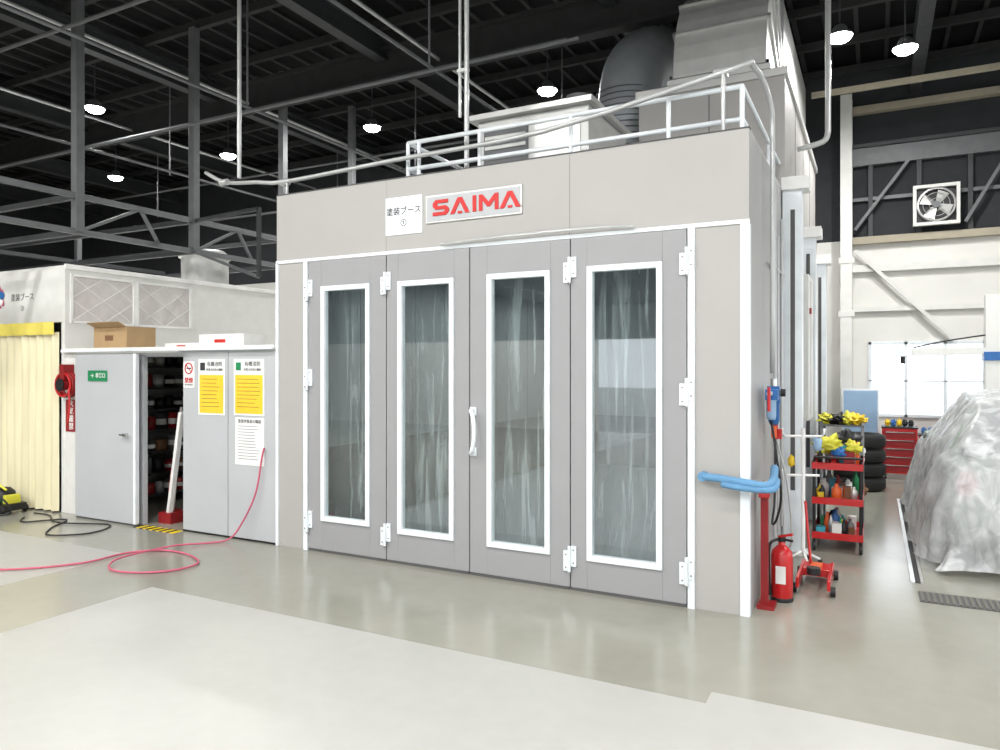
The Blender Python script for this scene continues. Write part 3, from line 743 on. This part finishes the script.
m.box('black',-8.60,-8.05,5.65,5.68,0,1.85); m.box('black',-8.60,-8.05,7.6,7.63,0,1.85); m.box('black',-8.60,-8.05,9.3,9.33,0,1.85)
for i in range(7):
    z=.12+i*.27; m.box('steel_dark',-8.60,-8.05,5.68,9.3,z,z+.02)
    y=5.75
    while y<9.2:
        r=.05+random.random()*.03; h=.13+random.random()*.08; k=random.choice(['black','steel_dark','silver','steel_mid','black','darkred','brown'])
        m.lathe(k,[(0,0),(r,0),(r,h),(r*.85,h),(r*.85,h-.01),(0,h-.01)],(-8.15,y,z+.02),n=12); m.lathe('offwhite' if random.random()<.5 else k,[(r+.001,h*.3),(r+.001,h*.65)],(-8.15,y,z+.02),n=12)
        y+=2*r+.03
m.done()
m=M('leaning_masking_pole'); m.beam('white',(-7.05,5.5,0),(-6.78,5.46,1.25),.05); m.beam('silver',(-7.12,5.6,0),(-6.9,5.56,1.3),.03); m.cyl('red',(-7.02,5.52,.35),(-6.97,5.52,.62),.035); m.box('darkred',-7.15,-6.95,5.45,5.7,0,.12); m.done()
m=M('hazard_threshold_strip')
for i in range(12): m.box('hazard' if i%2 else 'black',-7.19+i*.053,-7.137+i*.053,5.16,5.29,0,.004)
m.done()
def carton(name,x0,x1,y0,y1,z0,z1,k='cardboard'):
    m=M(name,.004); m.box(k,x0,x1,y0,y1,z0,z1); m.box('offwhite' if k=='cardboard' else 'white',x0+.001,x1-.001,(y0+y1)/2-.025,(y0+y1)/2+.025,z1,z1+.002)
    m.box('brown' if k=='cardboard' else 'redlogo',x0+(x1-x0)*.35,x0+(x1-x0)*.6,y0-.002,y0,z0+(z1-z0)*.35,z0+(z1-z0)*.6)
    if k=='cardboard':
        m.box('brown',x0+.002,x1-.002,y0-.001,y0,z1-.012,z1-.006)
        m.beam('cardboard',((x0+x1)/2,y0,z1),((x0+x1)/2,y0-.10,z1+.05),x1-x0-.02,.006)
    return m.done()
carton('cardboard_box',-8.26,-7.66,5.42,5.8,1.972,2.22)
carton('flat_carton',-7.5,-6.9,5.8,6.3,1.972,2.03,'white'); carton('white_carton',-6.85,-6.15,5.75,6.1,1.972,2.12,'white')
m=M('ventilation_duct'); m.cyl('galv',(-9.63,8.2,2.99),(-9.63,8.2,3.5),.36,n=28); m.lathe('silver',[(.36,0),(.40,.0),(.40,.03),(.30,.12),(0,.14)],(-9.63,8.2,3.5),n=28); m.box('galv',-12,-11.2,7,7.6,2.99,3.25); m.done()

def poster(name,x0,x1,z0,z1,style):
    m=M(name); y=5.298
    m.box('white',x0,x1,y-.004,y,z0,z1)
    W=x1-x0;Hh=z1-z0
    if style!='doc' and style!='nosmoke':
        m.box('posteryellow',x0+.02,x1-.02,y-.006,y-.004,z0+.02,z1-Hh*.28)
        m.box('text' if style=='yellow' else 'green',x0+.03,x0+.10,y-.006,y-.004,z1-Hh*.2,z1-Hh*.06)
        for i in range(8):
            zz=z1-Hh*.36-i*Hh*.07; m.box('brown',x0+.05,x1-.05-random.random()*.08,y-.007,y-.006,zz,zz+.005)
    elif style=='doc':
        for i in range(12):
            zz=z1-.09-i*.03; m.box('steel_mid',x0+.04,x1-.04-random.random()*.1,y-.005,y-.004,zz,zz+.005)
    elif style=='nosmoke':
        c=((x0+x1)/2,z1-.075)
        m.tube('red',[(c[0]+.055*math.cos(t),y-.006,c[1]+.055*math.sin(t)) for t in [2*math.pi*i/24 for i in range(24)]],.007,6,1,True)
        m.beam('red',(c[0]-.04,y-.006,c[1]+.04),(c[0]+.04,y-.006,c[1]-.04),.012,.004); m.box('text',c[0]-.035,c[0]+.035,y-.005,y-.004,c[1]-.007,c[1]+.007)
    ob=m.done(); ob.parent=store; ob.matrix_parent_inverse=Matrix.Translation(-store.location)
    if style!='doc' and style!='nosmoke':
        text('有機溶剤',x0+W*.62,y-.0055,z1-Hh*.09,.055,'text',ob); text('作業主任者の職務',x0+W*.62,y-.0055,z1-Hh*.19,.03,'text',ob)
    if style=='doc': text('塗装作業者の職務',(x0+x1)/2,y-.0055,z1-.04,.04,'text',ob)
    if style=='nosmoke': text('禁煙',(x0+x1)/2,y-.0055,z0+.075,.065,'red',ob,off=.001); text('NO SMOKING',(x0+x1)/2,y-.0055,z0+.03,.02,'text',ob)
poster('no_smoking_poster',-6.55,-6.38,1.53,1.81,'nosmoke')
poster('safety_notice_poster',-6.32,-5.93,1.25,1.83,'yellow'); poster('safety_notice_poster',-5.80,-5.38,1.26,1.83,'green')
poster('work_rules_notice',-5.78,-5.38,.76,1.24,'doc')
s=sign('fire_prohibited_banner',-8.60,-8.38,.98,1.36,5.298,'darkred',.006,store)
for i,ch in enumerate('火気厳禁'): text(ch,-8.49,5.291,1.315-i*.092,.09,'white',s,off=.001)
m=M('hose_reel')
for j in range(4):
    R=.15-.008*(j%2); m.tube('red' if j%2 else 'darkred',[(-8.48+R*math.cos(t),5.27-.028*j,1.54+R*.95*math.sin(t)) for t in [2*math.pi*i/28 for i in range(28)]],.014,8,1,True)
m.cyl('darkred',(-8.48,5.295,1.54),(-8.48,5.15,1.54),.06); m.cyl('black',(-8.48,5.155,1.54),(-8.48,5.14,1.54),.075); m.box('darkred',-8.52,-8.44,5.17,5.295,1.60,1.78)
m.tube('red',[(-8.34,5.17,1.5),(-8.33,5.17,1.3),(-8.36,5.17,1.1)],.012,8,4)
m.done(store)
m=M('air_hose')
z=.014
pts=[(-11,2.3,z),(-9.5,2.7,z),(-7.6,3.2,z),(-6.7,3.5,z),(-6.25,3.95,z),(-6.2,4.4,z),(-5.95,4.62,z),(-5.6,4.6,z),(-5.32,4.45,z),(-5.32,4.2,z),(-5.55,4.0,z),(-5.85,3.98,z),(-6.02,4.2,z+.02),(-5.98,4.7,z+.02),(-5.85,5.0,z),(-5.72,5.16,z+.02),(-5.6,5.22,.2),(-5.45,5.25,.5),(-5.38,5.265,.86),(-5.36,5.275,.95)]
m.tube('pink',pts,.009,8,8)
m.done()
m=M('black_cable')
pts=[(-8.75,4.9,.01),(-8.5,4.75,.01),(-8.2,5.05,.01),(-7.9,4.7,.01),(-7.6,4.5,.01),(-7.3,4.75,.01),(-7.5,5.1,.01),(-8.1,4.9,.014),(-8.6,5.1,.01),(-8.9,5.1,.01)]
m.tube('black',pts,.008,8,8)
m.done()
m=M('power_polisher',.01)
px,py=-9.32,5.0
m.box('black',px-.22,px+.22,py-.13,py+.13,.04,.12); m.lathe('black',[(0,.20),(.08,.19),(.13,.14),(.14,.08),(.14,.0)],(px-.05,py,.1)); m.cyl('green',(px-.05,py,.13),(px-.05,py,.17),.145)
m.box('yellowbag',px+.1,px+.18,py-.08,py+.08,.12,.22)
for s in (-1,1):
    for q in (-.18,.18): m.lathe('black',[(0,-.02),(.045,-.018),(.05,0),(.045,.018),(0,.02)],(px+q,py+s*.13,.05),axis='y',n=14)
m.tube('yellowbag',[(px-.15,py,.25),(px-.22,py-.05,.36),(px-.05,py-.1,.38),(px+.12,py-.05,.28)],.014,8,5)
m.tube('black',[(px+.1,py-.12,.1),(px+.25,py-.16,.2),(px+.3,py-.1,.05),(px+.2,py-.2,.015),(px-.1,py-.22,.015)],.012,8,5)
m.done()

# ---------------------------------------------------------------- world
w=bpy.data.worlds.new('sky'); sc.world=w; w.use_nodes=True
bg=w.node_tree.nodes['Background']; bg.inputs[0].default_value=(.88,.94,1,1); bg.inputs[1].default_value=3.2
l=bpy.data.lights.new('sun','SUN'); l.energy=1.5; l.angle=.02; l.color=(1,.96,.9)
o=bpy.data.objects.new('sun',l); sc.collection.objects.link(o); o.rotation_euler=(math.radians(20),math.radians(25),0)

cd=bpy.data.cameras.new('camera'); cd.sensor_width=36; cd.sensor_fit='HORIZONTAL'; cd.lens=723/1000*36; cd.shift_y=-.008; cd.clip_start=.05
co=bpy.data.objects.new('camera',cd); sc.collection.objects.link(co); co.location=(0,0,1.75); co.rotation_euler=(math.radians(90),0,math.radians(27.4))
sc.camera=co
